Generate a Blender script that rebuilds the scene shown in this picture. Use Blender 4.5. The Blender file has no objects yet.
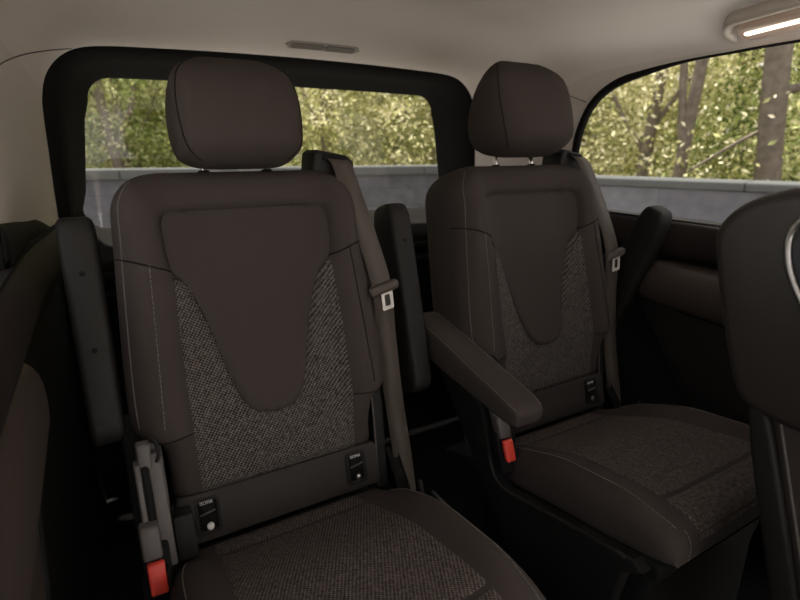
import bpy, bmesh, math, random
from math import sin, cos, pi, radians, sqrt, exp, atan2
from mathutils import Vector, Matrix
random.seed(7)
S = bpy.context.scene
COL = S.collection
H = 1.04                       # camera height above the cabin floor; shapes below are written with z = 0 at camera height
CX = 0.615                     # middle plane of the cabin

# ------------------------------------------------------------------ materials
def new_mat(name):
    m = bpy.data.materials.new(name); m.use_nodes = True
    nt = m.node_tree; nt.nodes.clear()
    out = nt.nodes.new('ShaderNodeOutputMaterial')
    return m, nt, out
def N(nt, typ, **kw):
    n = nt.nodes.new(typ)
    for k, v in kw.items():
        setattr(n, k, v)
    return n
def L(nt, a, b): nt.links.new(a, b)
def rgba(c): return (c[0], c[1], c[2], 1)
def bsdf(nt, out, col=None, rough=.5, spec=.5, metal=0):
    b = N(nt, 'ShaderNodeBsdfPrincipled')
    if col: b.inputs['Base Color'].default_value = rgba(col)
    b.inputs['Roughness'].default_value = rough
    b.inputs['Specular IOR Level'].default_value = spec
    b.inputs['Metallic'].default_value = metal
    L(nt, b.outputs[0], out.inputs[0])
    return b
def noisy(name, c1, c2, scale, rough=.5, spec=.5, bump=0, bscale=None, metal=0, detail=3):
    m, nt, out = new_mat(name)
    b = bsdf(nt, out, None, rough, spec, metal)
    tc = N(nt, 'ShaderNodeTexCoord'); no = N(nt, 'ShaderNodeTexNoise')
    no.inputs['Scale'].default_value = scale; no.inputs['Detail'].default_value = detail
    L(nt, tc.outputs['Object'], no.inputs['Vector'])
    mx = N(nt, 'ShaderNodeMix', data_type='RGBA')
    mx.inputs[6].default_value = rgba(c1); mx.inputs[7].default_value = rgba(c2)
    L(nt, no.outputs[0], mx.inputs[0]); L(nt, mx.outputs[2], b.inputs['Base Color'])
    if bump:
        n2 = N(nt, 'ShaderNodeTexNoise'); n2.inputs['Scale'].default_value = bscale or scale
        L(nt, tc.outputs['Object'], n2.inputs['Vector'])
        bp = N(nt, 'ShaderNodeBump'); bp.inputs['Strength'].default_value = bump; bp.inputs['Distance'].default_value = .002
        L(nt, n2.outputs[0], bp.inputs['Height']); L(nt, bp.outputs[0], b.inputs['Normal'])
    return m
def math_node(nt, op, a, bval=None):
    n = N(nt, 'ShaderNodeMath', operation=op)
    if hasattr(a, 'is_output'): L(nt, a, n.inputs[0])
    else: n.inputs[0].default_value = a
    if bval is not None:
        if hasattr(bval, 'is_output'): L(nt, bval, n.inputs[1])
        else: n.inputs[1].default_value = bval
    return n.outputs[0]
def weave(name, dark, light, axis, pu, pv, skew, contrast=.5):
    """two tone woven cloth: small light stitches set in diagonal rows on a dark ground"""
    m, nt, out = new_mat(name)
    b = bsdf(nt, out, None, .9, .15)
    tc = N(nt, 'ShaderNodeTexCoord'); sp = N(nt, 'ShaderNodeSeparateXYZ')
    L(nt, tc.outputs['Object'], sp.inputs[0])
    u = sp.outputs[0]; v = sp.outputs[axis]
    uu = math_node(nt, 'ADD', u, math_node(nt, 'MULTIPLY', v, skew))
    a = math_node(nt, 'SINE', math_node(nt, 'MULTIPLY', uu, 2*pi/pu))
    c = math_node(nt, 'SINE', math_node(nt, 'MULTIPLY', v, 2*pi/pv))
    pr = math_node(nt, 'MULTIPLY', a, c)
    no = N(nt, 'ShaderNodeTexNoise'); no.inputs['Scale'].default_value = 170; no.inputs['Detail'].default_value = 1
    L(nt, tc.outputs['Object'], no.inputs['Vector'])
    sm = math_node(nt, 'ADD', pr, math_node(nt, 'MULTIPLY', math_node(nt, 'SUBTRACT', no.outputs[0], .5), 2.2))
    rp = N(nt, 'ShaderNodeMapRange'); rp.inputs[1].default_value = -contrast; rp.inputs[2].default_value = contrast+.25
    L(nt, sm, rp.inputs[0])
    mx = N(nt, 'ShaderNodeMix', data_type='RGBA')
    mx.inputs[6].default_value = rgba(dark); mx.inputs[7].default_value = rgba(light)
    L(nt, rp.outputs[0], mx.inputs[0]); L(nt, mx.outputs[2], b.inputs['Base Color'])
    bp = N(nt, 'ShaderNodeBump'); bp.inputs['Strength'].default_value = .5; bp.inputs['Distance'].default_value = .002
    L(nt, sm, bp.inputs['Height']); L(nt, bp.outputs[0], b.inputs['Normal'])
    return m
def glass(name, tint, gloss=.05):
    m, nt, out = new_mat(name)
    t = N(nt, 'ShaderNodeBsdfTransparent'); t.inputs[0].default_value = rgba(tint)
    g = N(nt, 'ShaderNodeBsdfGlossy'); g.inputs['Roughness'].default_value = .02
    mx = N(nt, 'ShaderNodeMixShader'); mx.inputs[0].default_value = gloss
    L(nt, t.outputs[0], mx.inputs[1]); L(nt, g.outputs[0], mx.inputs[2]); L(nt, mx.outputs[0], out.inputs[0])
    return m
def emitter(name, col, strength):
    m, nt, out = new_mat(name)
    e = N(nt, 'ShaderNodeEmission'); e.inputs[0].default_value = rgba(col); e.inputs[1].default_value = strength
    L(nt, e.outputs[0], out.inputs[0]); return m
def leaf_mat(name, c1, c2, c3):
    m, nt, out = new_mat(name)
    geo = N(nt, 'ShaderNodeNewGeometry')
    rp = N(nt, 'ShaderNodeValToRGB')
    e = rp.color_ramp.elements
    e[0].position = 0; e[0].color = rgba(c1); e[1].position = 1; e[1].color = rgba(c3)
    x = e.new(.5); x.color = rgba(c2)
    tc = N(nt, 'ShaderNodeTexCoord'); no = N(nt, 'ShaderNodeTexNoise'); no.inputs['Scale'].default_value = 1.3; no.inputs['Detail'].default_value = 3
    L(nt, tc.outputs['Object'], no.inputs['Vector'])
    mr = N(nt, 'ShaderNodeMapRange'); mr.inputs[1].default_value = .36; mr.inputs[2].default_value = .64; mr.inputs[3].default_value = -.42; mr.inputs[4].default_value = .42
    L(nt, no.outputs[0], mr.inputs[0])
    ad = math_node(nt, 'ADD', geo.outputs['Random Per Island'], mr.outputs[0]); L(nt, ad, rp.inputs[0])
    d = N(nt, 'ShaderNodeBsdfDiffuse'); t = N(nt, 'ShaderNodeBsdfTranslucent')
    mx = N(nt, 'ShaderNodeMixShader'); mx.inputs[0].default_value = .5
    L(nt, rp.outputs[0], d.inputs[0]); L(nt, rp.outputs[0], t.inputs[0])
    L(nt, d.outputs[0], mx.inputs[1]); L(nt, t.outputs[0], mx.inputs[2]); L(nt, mx.outputs[0], out.inputs[0])
    return m
def wall_mat(name, c1, c2):
    m, nt, out = new_mat(name)
    b = bsdf(nt, out, None, .9, .1)
    tc = N(nt, 'ShaderNodeTexCoord'); mp = N(nt, 'ShaderNodeMapping')
    mp.inputs['Rotation'].default_value = (pi/2, 0, 0)
    L(nt, tc.outputs['Object'], mp.inputs[0])
    br = N(nt, 'ShaderNodeTexBrick'); br.inputs['Scale'].default_value = 1
    br.inputs['Brick Width'].default_value = .62; br.inputs['Row Height'].default_value = .2; br.inputs['Mortar Size'].default_value = .006
    br.inputs['Color1'].default_value = rgba(c1); br.inputs['Color2'].default_value = rgba(c2)
    br.inputs['Mortar'].default_value = rgba([x*.72 for x in c1]); br.inputs['Mortar Smooth'].default_value = .6
    L(nt, mp.outputs[0], br.inputs['Vector'])
    no = N(nt, 'ShaderNodeTexNoise'); no.inputs['Scale'].default_value = 9; no.inputs['Detail'].default_value = 6
    L(nt, tc.outputs['Object'], no.inputs['Vector'])
    mx = N(nt, 'ShaderNodeMix', data_type='RGBA', blend_type='OVERLAY'); mx.inputs[0].default_value = .5
    L(nt, br.outputs[0], mx.inputs[6]); L(nt, no.outputs[0], mx.inputs[7])
    L(nt, mx.outputs[2], b.inputs['Base Color'])
    bp = N(nt, 'ShaderNodeBump'); bp.inputs['Strength'].default_value = .4; bp.inputs['Distance'].default_value = .01
    L(nt, no.outputs[0], bp.inputs['Height']); L(nt, bp.outputs[0], b.inputs['Normal'])
    return m

M = {}
M['cloth']   = noisy('seat_cloth', (.0405,.032,.0288), (.050,.0395,.0358), 420, .88, .2, .25, 600)
M['cloth2']  = noisy('seat_centre_cloth', (.0385,.0302,.0275), (.048,.0378,.0348), 500, .85, .22, .2, 700)
M['mesh']    = weave('seat_back_weave', (.024,.020,.0185), (.150,.130,.116), 2, .0075, .0068, .35)
M['rib']     = weave('seat_base_weave', (.034,.0265,.0235), (.145,.119,.104), 1, .0062, .0070, .4)
M['thread']  = noisy('grey_thread', (.13,.115,.10), (.18,.16,.145), 900, .8, .2)
M['groove']  = noisy('dark_seam', (.010,.008,.007), (.015,.012,.011), 300, .9, .1)
M['piping']  = noisy('seam_piping', (.075,.066,.06), (.095,.085,.077), 300, .6, .3)
M['plastic'] = noisy('black_grained_plastic', (.011,.0098,.009), (.015,.0135,.0125), 200, .58, .2, .15, 500)
M['matt']    = noisy('matt_black_plastic', (.006,.0058,.0055), (.008,.0078,.0075), 150, .8, .15, .1, 400)
M['gplastic']= noisy('dark_grey_plastic', (.075,.066,.061), (.088,.078,.072), 200, .5, .4, .1, 500)
M['panel']   = noisy('brown_black_panel', (.030,.0255,.023), (.036,.031,.028), 300, .75, .25, .1, 600)
M['vinyl']   = noisy('brown_black_vinyl', (.045,.034,.029), (.055,.042,.036), 180, .4, .45, .15, 450)
M['frame']   = noisy('window_surround_black', (.010,.0092,.0085), (.013,.012,.011), 100, .95, .08)
M['liner']   = noisy('grey_headliner', (.63,.575,.54), (.68,.625,.585), 260, .95, .1, .1, 600)
M['pillar']  = noisy('grey_pillar_trim', (.57,.52,.485), (.61,.56,.52), 120, .7, .25)
M['carpet']  = noisy('black_carpet', (.008,.008,.008), (.014,.013,.013), 300, .95, .05, .4, 500)
M['arm']     = noisy('black_leather', (.017,.014,.0125), (.022,.0185,.0165), 220, .42, .5, .12, 420)
M['slot']    = noisy('cover_brown_grey', (.26,.23,.205), (.30,.265,.235), 60, .6, .3)
M['slot2']   = noisy('cover_dark_brown', (.13,.11,.095), (.15,.13,.11), 60, .6, .3)
M['railp']   = noisy('soft_dark_trim', (.018,.0135,.0125), (.023,.0175,.016), 160, .7, .12)
M['belt']    = noisy('belt_webbing', (.058,.046,.037), (.078,.063,.051), 350, .6, .35, .3, 900)
M['chrome']  = noisy('chrome', (.75,.73,.70), (.8,.78,.75), 20, .18, .5, 0, None, 1)
M['bright']  = noisy('bright_plate', (.62,.58,.54), (.68,.64,.60), 30, .45, .5, 0, None, .3)
M['steel']   = noisy('satin_steel', (.35,.34,.33), (.42,.41,.40), 40, .35, .5, 0, None, 1)
M['red']     = noisy('red_button', (.62,.052,.035), (.70,.065,.042), 60, .4, .4)
M['white']   = noisy('white_print', (.6,.58,.55), (.7,.68,.65), 60, .6, .3)
M['bluegrey']= noisy('blue_grey_reflection', (.05,.053,.062), (.065,.068,.078), 40, .15, .6)
M['housing'] = noisy('lamp_housing_grey', (.42,.37,.32), (.46,.41,.36), 60, .35, .4)
M['lamp']    = emitter('warm_lamp_strip', (1.0,.72,.52), 1.6)
M['lens']    = noisy('lamp_lens', (.55,.42,.34), (.6,.46,.38), 30, .15, .5)
M['glassr']  = glass('tinted_rear_glass', (.46,.46,.445), .03)
M['glasss']  = glass('tinted_side_glass', (.46,.46,.445), .03)
M['stone']   = wall_mat('grey_block_wall', (.085,.083,.094), (.098,.096,.107))
M['coping']  = noisy('pale_coping_stone', (.075,.078,.077), (.10,.103,.101), 6, .9, .1, .3, 40, 0, 6)
M['bark']    = noisy('bark', (.08,.066,.05), (.30,.255,.205), 16, .95, .05, .8, 30, 0, 8)
M['ground']  = noisy('woodland_ground', (.10,.085,.065), (.19,.165,.13), 2, 1, .02, .5, 12, 0, 6)
M['paving']  = noisy('bounce_paving', (.55,.55,.55), (.62,.62,.61), 3, .9, .1)
M['leaf']    = leaf_mat('leaf_green', (.13,.17,.05), (.48,.52,.20), (.88,.84,.54))
M['leaf2']   = leaf_mat('leaf_yellow', (.24,.25,.09), (.66,.63,.32), (.95,.89,.68))
M['leaf3']   = leaf_mat('leaf_deep', (.07,.10,.03), (.30,.37,.12), (.68,.70,.36))

# ------------------------------------------------------------------ mesh helpers
class MB:
    def __init__(s): s.v = []; s.f = []
    def add(s, verts, faces):
        o = len(s.v); s.v += [Vector(v) for v in verts]; s.f += [[i+o for i in f] for f in faces]; return s
    def join(s, other): return s.add(other.v, other.f)
    def xf(s, m):
        s.v = [m @ v for v in s.v]; return s
ORIG = {}
def link(name, mb, mat, parent=None, smooth=True, origin=None, weld=0, sub=0, autosmooth=None):
    me = bpy.data.meshes.new(name)
    if parent is not None:
        r = parent
        while r.parent: r = r.parent
        o0 = ORIG[r.name]
    else:
        if origin is None:
            xs = [v.x for v in mb.v]; ys = [v.y for v in mb.v]; zs = [v.z for v in mb.v]
            origin = Vector(((min(xs)+max(xs))/2, (min(ys)+max(ys))/2, min(zs)))
        o0 = Vector(origin)
    me.from_pydata([tuple(v-o0) for v in mb.v], [], mb.f)
    bm = bmesh.new(); bm.from_mesh(me)
    if weld: bmesh.ops.remove_doubles(bm, verts=bm.verts, dist=weld)
    bmesh.ops.recalc_face_normals(bm, faces=bm.faces)
    if autosmooth is not None:
        for e in bm.edges:
            if len(e.link_faces) == 2 and e.calc_face_angle(0) > radians(autosmooth): e.smooth = False
    for f in bm.faces: f.smooth = smooth
    bm.to_mesh(me); bm.free()
    me.materials.append(mat)
    ob = bpy.data.objects.new(name, me); COL.objects.link(ob)
    if parent is None:
        ob.location = o0 + Vector((0,0,H)); ORIG[ob.name] = o0
    else: ob.parent = parent
    if sub:
        md = ob.modifiers.new('sub', 'SUBSURF'); md.levels = sub; md.render_levels = sub
    return ob
def empty(name, loc, label, cat, group=None):
    o = bpy.data.objects.new(name, None); COL.objects.link(o)
    o.location = Vector(loc)+Vector((0,0,H)); ORIG[o.name] = Vector(loc); o.empty_display_size = .1
    tag(o, label, cat, group); return o
def tag(o, label=None, cat=None, group=None, kind=None):
    if label: o['label'] = label
    if cat: o['category'] = cat
    if group: o['group'] = group
    if kind: o['kind'] = kind
    return o
def struct(name, mb, mat, label=None, cat=None, **kw):
    o = link(name, mb, mat, **kw); return tag(o, label, cat, None, 'structure')

def grid(rows, closed=False, mb=None):
    """rows: list of equal length point lists"""
    mb = mb or MB(); n = len(rows[0]); v = [p for r in rows for p in r]; f = []
    for i in range(len(rows)-1):
        for j in range(n if closed else n-1):
            k = (j+1) % n
            f.append([i*n+j, i*n+k, (i+1)*n+k, (i+1)*n+j])
    mb.add(v, f); return mb
def loft(rings, caps=(True, True)):
    mb = grid(rings, True); n = len(rings[0])
    if caps[0]: mb.f.append(list(range(n))[::-1])
    if caps[1]: mb.f.append([(len(rings)-1)*n+i for i in range(n)])
    return mb
def tube(path, r, n=8, r2=None):
    pts = [Vector(p) for p in path]; rings = []
    prev = None
    for i, p in enumerate(pts):
        t = (pts[min(i+1, len(pts)-1)] - pts[max(i-1, 0)]).normalized()
        if prev is None:
            a = Vector((0,0,1)) if abs(t.z) < .9 else Vector((1,0,0))
            prev = t.cross(a).normalized()
        prev = (prev - t*prev.dot(t)).normalized()
        b = t.cross(prev)
        rr = r if r2 is None else r + (r2-r)*i/(len(pts)-1)
        if callable(r): rr = r(i/(len(pts)-1))
        rings.append([p + prev*cos(2*pi*k/n)*rr + b*sin(2*pi*k/n)*rr for k in range(n)])
    return loft(rings)
def smooth_path(pts, n=8):
    """Catmull-Rom through pts"""
    P = [Vector(p) for p in pts]; P = [P[0]*2-P[1]] + P + [P[-1]*2-P[-2]]; out = []
    for i in range(1, len(P)-2):
        for k in range(n):
            t = k/n; a, b, c, d = P[i-1], P[i], P[i+1], P[i+2]
            out.append(.5*((2*b)+(c-a)*t+(2*a-5*b+4*c-d)*t*t+(3*b-a-3*c+d)*t**3))
    out.append(P[-2]); return out
def rbox(x0, x1, y0, y1, z0, z1, bev=.008, seg=3):
    bm = bmesh.new(); bmesh.ops.create_cube(bm, size=1)
    for v in bm.verts:
        v.co = Vector((x0+(v.co.x+.5)*(x1-x0), y0+(v.co.y+.5)*(y1-y0), z0+(v.co.z+.5)*(z1-z0)))
    if bev: bmesh.ops.bevel(bm, geom=list(bm.edges), offset=bev, segments=seg, profile=.5, affect='EDGES')
    return from_bm(bm)
def from_bm(bm):
    bm.verts.ensure_lookup_table(); bm.verts.index_update()
    mb = MB(); mb.v = [v.co.copy() for v in bm.verts]; mb.f = [[v.index for v in f.verts] for f in bm.faces]; bm.free(); return mb
def prism(poly, axis, a0, a1, bev=.006, seg=3):
    """poly of 2-D points extruded along axis ('x': (y,z); 'y': (x,z); 'z': (x,y))"""
    mk = {'x': lambda p, t: (t, p[0], p[1]), 'y': lambda p, t: (p[0], t, p[1]), 'z': lambda p, t: (p[0], p[1], t)}[axis]
    bm = bmesh.new()
    lo = [bm.verts.new(mk(p, a0)) for p in poly]; hi = [bm.verts.new(mk(p, a1)) for p in poly]
    bm.faces.new(lo[::-1]); bm.faces.new(hi); n = len(poly)
    for i in range(n): bm.faces.new([lo[i], lo[(i+1)%n], hi[(i+1)%n], hi[i]])
    bmesh.ops.recalc_face_normals(bm, faces=bm.faces)
    if bev:
        ed = [e for e in bm.edges if len(e.link_faces) == 2 and any(len(f.verts) == n and n != 4 or f in () for f in e.link_faces)] if n != 4 else list(bm.edges)
        bmesh.ops.bevel(bm, geom=ed, offset=bev, segments=seg, profile=.5, affect='EDGES', clamp_overlap=True)
    return from_bm(bm)
def rrect(w, h, r, n=6):
    """rounded rectangle outline centred on 0"""
    out = []
    for cx, cy, a in ((w/2-r, h/2-r, 0), (-w/2+r, h/2-r, pi/2), (-w/2+r, -h/2+r, pi), (w/2-r, -h/2+r, 3*pi/2)):
        for k in range(n+1):
            t = a + pi/2*k/n; out.append((cx+r*cos(t), cy+r*sin(t)))
    return out
def interp(x, tab):
    if x <= tab[0][0]: return tab[0][1]
    for (a, va), (b, vb) in zip(tab, tab[1:]):
        if x <= b: return va + (vb-va)*(x-a)/(b-a)
    return tab[-1][1]
def sinterp(x, tab):
    """smooth (monotone Hermite-ish) interpolation"""
    n = len(tab)
    if x <= tab[0][0]: return tab[0][1]
    if x >= tab[-1][0]: return tab[-1][1]
    for i in range(n-1):
        if x <= tab[i+1][0]:
            x0, y0 = tab[i]; x1, y1 = tab[i+1]
            def sl(k):
                if k == 0: return (tab[1][1]-tab[0][1])/(tab[1][0]-tab[0][0])
                if k == n-1: return (tab[-1][1]-tab[-2][1])/(tab[-1][0]-tab[-2][0])
                return (tab[k+1][1]-tab[k-1][1])/(tab[k+1][0]-tab[k-1][0])
            h = x1-x0; t = (x-x0)/h; m0 = sl(i)*h; m1 = sl(i+1)*h
            return (2*t**3-3*t*t+1)*y0+(t**3-2*t*t+t)*m0+(-2*t**3+3*t*t)*y1+(t**3-t*t)*m1
def sstep(t): t = max(0, min(1, t)); return t*t*(3-2*t)

# ------------------------------------------------------------------ camera
F = 517.0
cam = bpy.data.cameras.new('camera'); co = bpy.data.objects.new('camera', cam); COL.objects.link(co)
cam.sensor_width = 36; cam.lens = F/800*36; cam.clip_start = .02; cam.clip_end = 300
YAW, PITCH = radians(29.8), radians(16.4)
fw = Vector((sin(YAW)*cos(PITCH), cos(YAW)*cos(PITCH), -sin(PITCH)))
co.location = (0, 0, H); co.rotation_euler = fw.to_track_quat('-Z', 'Y').to_euler()
cam.dof.use_dof = True; cam.dof.focus_distance = 1.08; cam.dof.aperture_fstop = 3.5
S.camera = co

# ------------------------------------------------------------------ the cabin shell
PROF = [(.770,-.195),(.764,-.10),(.757,0),(.745,.10),(.733,.17),(.718,.225),(.690,.262),(.640,.292),(.56,.318),(.45,.336),(.30,.350),(.15,.357),(0,.36)]
REAR = [(.722,-.195),(.720,-.10),(.716,0),(.713,.08),(.708,.13),(.690,.185),(.655,.228),(.605,.254),(.53,.264),(.42,.268),(.28,.272),(.14,.274),(0,.275)]
WIN = [(-2.2,.222),(.641,.217),(.765,.214),(.888,.210),(1.0,.201),(1.08,.189),(1.146,.162),(1.197,.119),(1.23,.065),(1.247,.02),(1.258,-.05),(1.27,-.195)]
def fine(prof, k=4):
    tab = [Vector((a, 0, b)) for a, b in prof]; return smooth_path(tab, k)
PF, RF = fine(PROF), fine(REAR)
def side_half(z, Y):
    b = sstep((Y-1.28)/.44); a = interp(z, [(p[1], p[0]) for p in PROF[:7]]); c = interp(z, [(p[1], p[0]) for p in REAR[:7]])
    return a+(c-a)*b
def ring(Y):
    b = sstep((Y-1.25)/.47)
    base = [p.lerp(q, b) for p, q in zip(PF, RF)]
    pl, pr = ring_side(base, interp(Y+LWS, WIN)), ring_side(base, interp(Y, WIN))
    left = [Vector((CX-p.x, Y, p.z)) for p in pl]; right = [Vector((CX+p.x, Y, p.z)) for p in pr]
    return left + right[::-1][1:], base
LWS = .22                                            # the left window ends a little further forward
def ring_side(pts, z0):
    if z0 > -.195:
        z1 = pts[20].z
        lowpts = pts[:21]; new = []
        for k in range(21):
            z = z0 + (max(z1, z0+.004)-z0)*k/20
            h = interp(z, [(p.z, p.x) for p in pts]); new.append(Vector((h, 0, z)))
        pts = new+pts[21:]
    return pts
YS = [-2.2,-1.5,-.8,-.2,.2,.45,.641,.765,.83,.888,.95,1.0,1.04,1.08,1.11,1.146,1.172,1.197,1.21,1.222,1.23,1.239,1.247,1.253,1.258,1.262,1.266,1.27,1.30,1.34,1.38,1.43,1.48,1.53,1.58,1.63,1.68,1.72]
YS = sorted(set(YS+[round(y-.22, 4) for y in YS if 1.0 < y < 1.28]))
rings = {Y: ring(Y)[0] for Y in YS}
n = len(rings[1.72]); CUT = 21                       # below this index: pillar trim, above: headliner
struct('ceiling', grid([[rings[Y][i] for i in range(CUT-4, n-CUT+4)] for Y in YS]), M['liner'], 'grey fabric headliner curving down to the windows', 'ceiling')
PY = YS
struct('trim_1', grid([[p+Vector((.0006,0,0)) for p in rings[Y][:CUT-3]] for Y in PY]), M['pillar'], 'grey pillar trim between left wall and rear window surround', 'pillar trim')
struct('trim_2', grid([[p-Vector((.0006,0,0)) for p in rings[Y][n-CUT+3:]] for Y in PY]), M['pillar'], 'grey pillar trim between the rear and right side windows', 'pillar trim')
# outer skin of the roof keeps the daylight out of the headliner
def outer(Y):
    return [Vector((p.x+(.03 if p.x > CX else -.03)*min(1, abs(p.x-CX)/.6), p.y, p.z+.035*min(1, max(0, (p.z-.15)/.1)))) for p in rings[Y]]
struct('trim_3', grid([outer(Y) for Y in YS]), M['matt'], 'roof skin above the headliner', 'roof')
# headliner joint above the left pillar and right pillar
for nm, sg, lb in (('trim_4', -1, 'fine dark joint between headliner and left pillar'), ('trim_5', 1, 'fine dark joint between headliner and right pillar')):
    pth = []
    for Y in ([1.16+.02*k for k in range(28)] if sg < 0 else [1.20+.02*k for k in range(10)]):
        rp, pts = ring(Y); z = .153+.224*(Y-1.28) if sg < 0 else .140+.35*(Y-1.21)
        h = interp(z, [(p.z, p.x) for p in pts]); pth.append((CX+sg*(h-.0005), Y, z))
    struct(nm, tube(pth, .0016, 6), M['gplastic'], lb, 'trim')

# rear window surround (deep black ring from the pillars back to the glass)
def rear_outline(tophalf, bothalf, ztop, zbot, rt, rb, Y, crown=0, n=8):
    pts = []
    hz = ztop-zbot
    def hw(z): return bothalf+(tophalf-bothalf)*(z-zbot)/hz
    for k in range(n+1):
        t = pi/2*k/n; pts.append((hw(ztop)-rt+rt*cos(t), ztop-rt+rt*sin(t)))
    m = 12
    x0 = hw(ztop)-rt
    for k in range(1, m): pts.append((x0-2*x0*k/m, ztop))
    for k in range(n+1):
        t = pi/2+pi/2*k/n; pts.append((-hw(ztop)+rt+rt*cos(t), ztop-rt+rt*sin(t)))
    z0, z1 = ztop-rt, zbot+rb
    for k in range(1, 6): pts.append((-hw(z0+(z1-z0)*k/6), z0+(z1-z0)*k/6))
    for k in range(n+1):
        t = pi+pi/2*k/n; pts.append((-hw(zbot)+rb+rb*cos(t), zbot+rb+rb*sin(t)))
    x0 = hw(zbot)-rb
    for k in range(1, m): pts.append((-x0+2*x0*k/m, zbot))
    for k in range(n+1):
        t = 3*pi/2+pi/2*k/n; pts.append((hw(zbot)-rb+rb*cos(t), zbot+rb+rb*sin(t)))
    for k in range(1, 6): pts.append((hw(z1+(z0-z1)*k/6), z1+(z0-z1)*k/6))
    return [Vector((CX+.008+a, Y, z+crown*(1-(a/.75)**2))) for a, z in pts]
rr = [rear_outline(.745, .745, .305, -.38, .15, .10, 1.735, .008),
      rear_outline(.694, .716, .262, -.35, .13, .09, 1.722, .012),
      rear_outline(.682, .706, .247, -.335, .12, .085, 1.735, .012),
      rear_outline(.655, .700, .232, -.315, .105, .08, 1.79, .012),
      rear_outline(.636, .690, .222, -.28, .085, .075, 1.86, .012),
      rear_outline(.618, .677, .202, -.255, .07, .07, 1.885, .010),
      rear_outline(.612, .672, .197, -.25, .065, .065, 1.900, .010)]
wr = struct('wall_rear', grid(rr, True), M['frame'], 'black surround of the rear window and tailgate', 'tailgate trim')
low = rbox(CX-.76, CX+.76, 1.74, 1.80, -1.04, -.33, .01)
link('lower_panel', low, M['matt'], wr)
for z in (-.365, -.42): link('ledge', rbox(CX-.70, CX+.70, 1.715, 1.76, z-.018, z+.012, .01), M['plastic'], wr)
gl = rear_outline(.624, .684, .209, -.262, .075, .075, 1.903, .010)
pane = MB(); pane.add(gl, [list(range(len(gl)))])
struct('window_1', pane, M['glassr'], 'tinted rear window glass', 'window', smooth=False)

# side windows, one each side
for nm, sg, lb in (('window_2', 1, 'tinted right side window glass'), ('window_3', -1, 'tinted left side window glass')):
    ws = 0 if sg > 0 else LWS; WN = [(Y-ws, z) for Y, z in WIN]
    top = [(Y, interp(Y, WN)+.012) for Y in YS if (-.8 if sg < 0 else .2) <= Y <= 1.258-ws] + [(1.285-ws, -.05), (1.297-ws, -.24)]
    rows = []
    for Y, z in top:
        zb = -.24
        rows.append([Vector((CX+sg*(side_half(zb+(z-zb)*k/4, min(Y,1.25))+.012), Y, zb+(z-zb)*k/4)) for k in range(5)])
    wo = struct(nm, grid(rows), M['glasss'], lb, 'window')
    path = [Vector((CX+sg*(side_half(z, Y)-.001), Y, z)) for Y, z in
            [(p.x, p.y) for p in smooth_path([Vector((Y, z, 0)) for Y, z in (((-.8,.219),) if sg < 0 else ((.2,.219),))+tuple(q for q in WN if q[0] > .3)], 6)]]
    # flat black rubber seal: wide on the rear curve, thin along the top
    rows = []
    for i, p in enumerate(path):
        a = path[max(0, i-1)]; b = path[min(len(path)-1, i+1)]; t = (b-a).normalized()
        nrm = Vector((0, t.z, -t.y))           # in the glass plane
        if nrm.z < 0 and abs(nrm.z) > abs(nrm.y): nrm = -nrm
        if abs(nrm.y) >= abs(nrm.z) and nrm.y < 0: nrm = -nrm
        wdt = .0005+.0145*sstep((p.y+ws-.85)/.25)
        rows.append([p+Vector((sg*.014,0,0))-nrm*wdt*1.1, p-nrm*wdt-Vector((sg*.002,0,0)), p+nrm*.002-Vector((sg*.003,0,0)), p+nrm*.005+Vector((sg*.003,0,0))])
    link('seal', grid(rows), M['frame'], wo)

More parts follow.
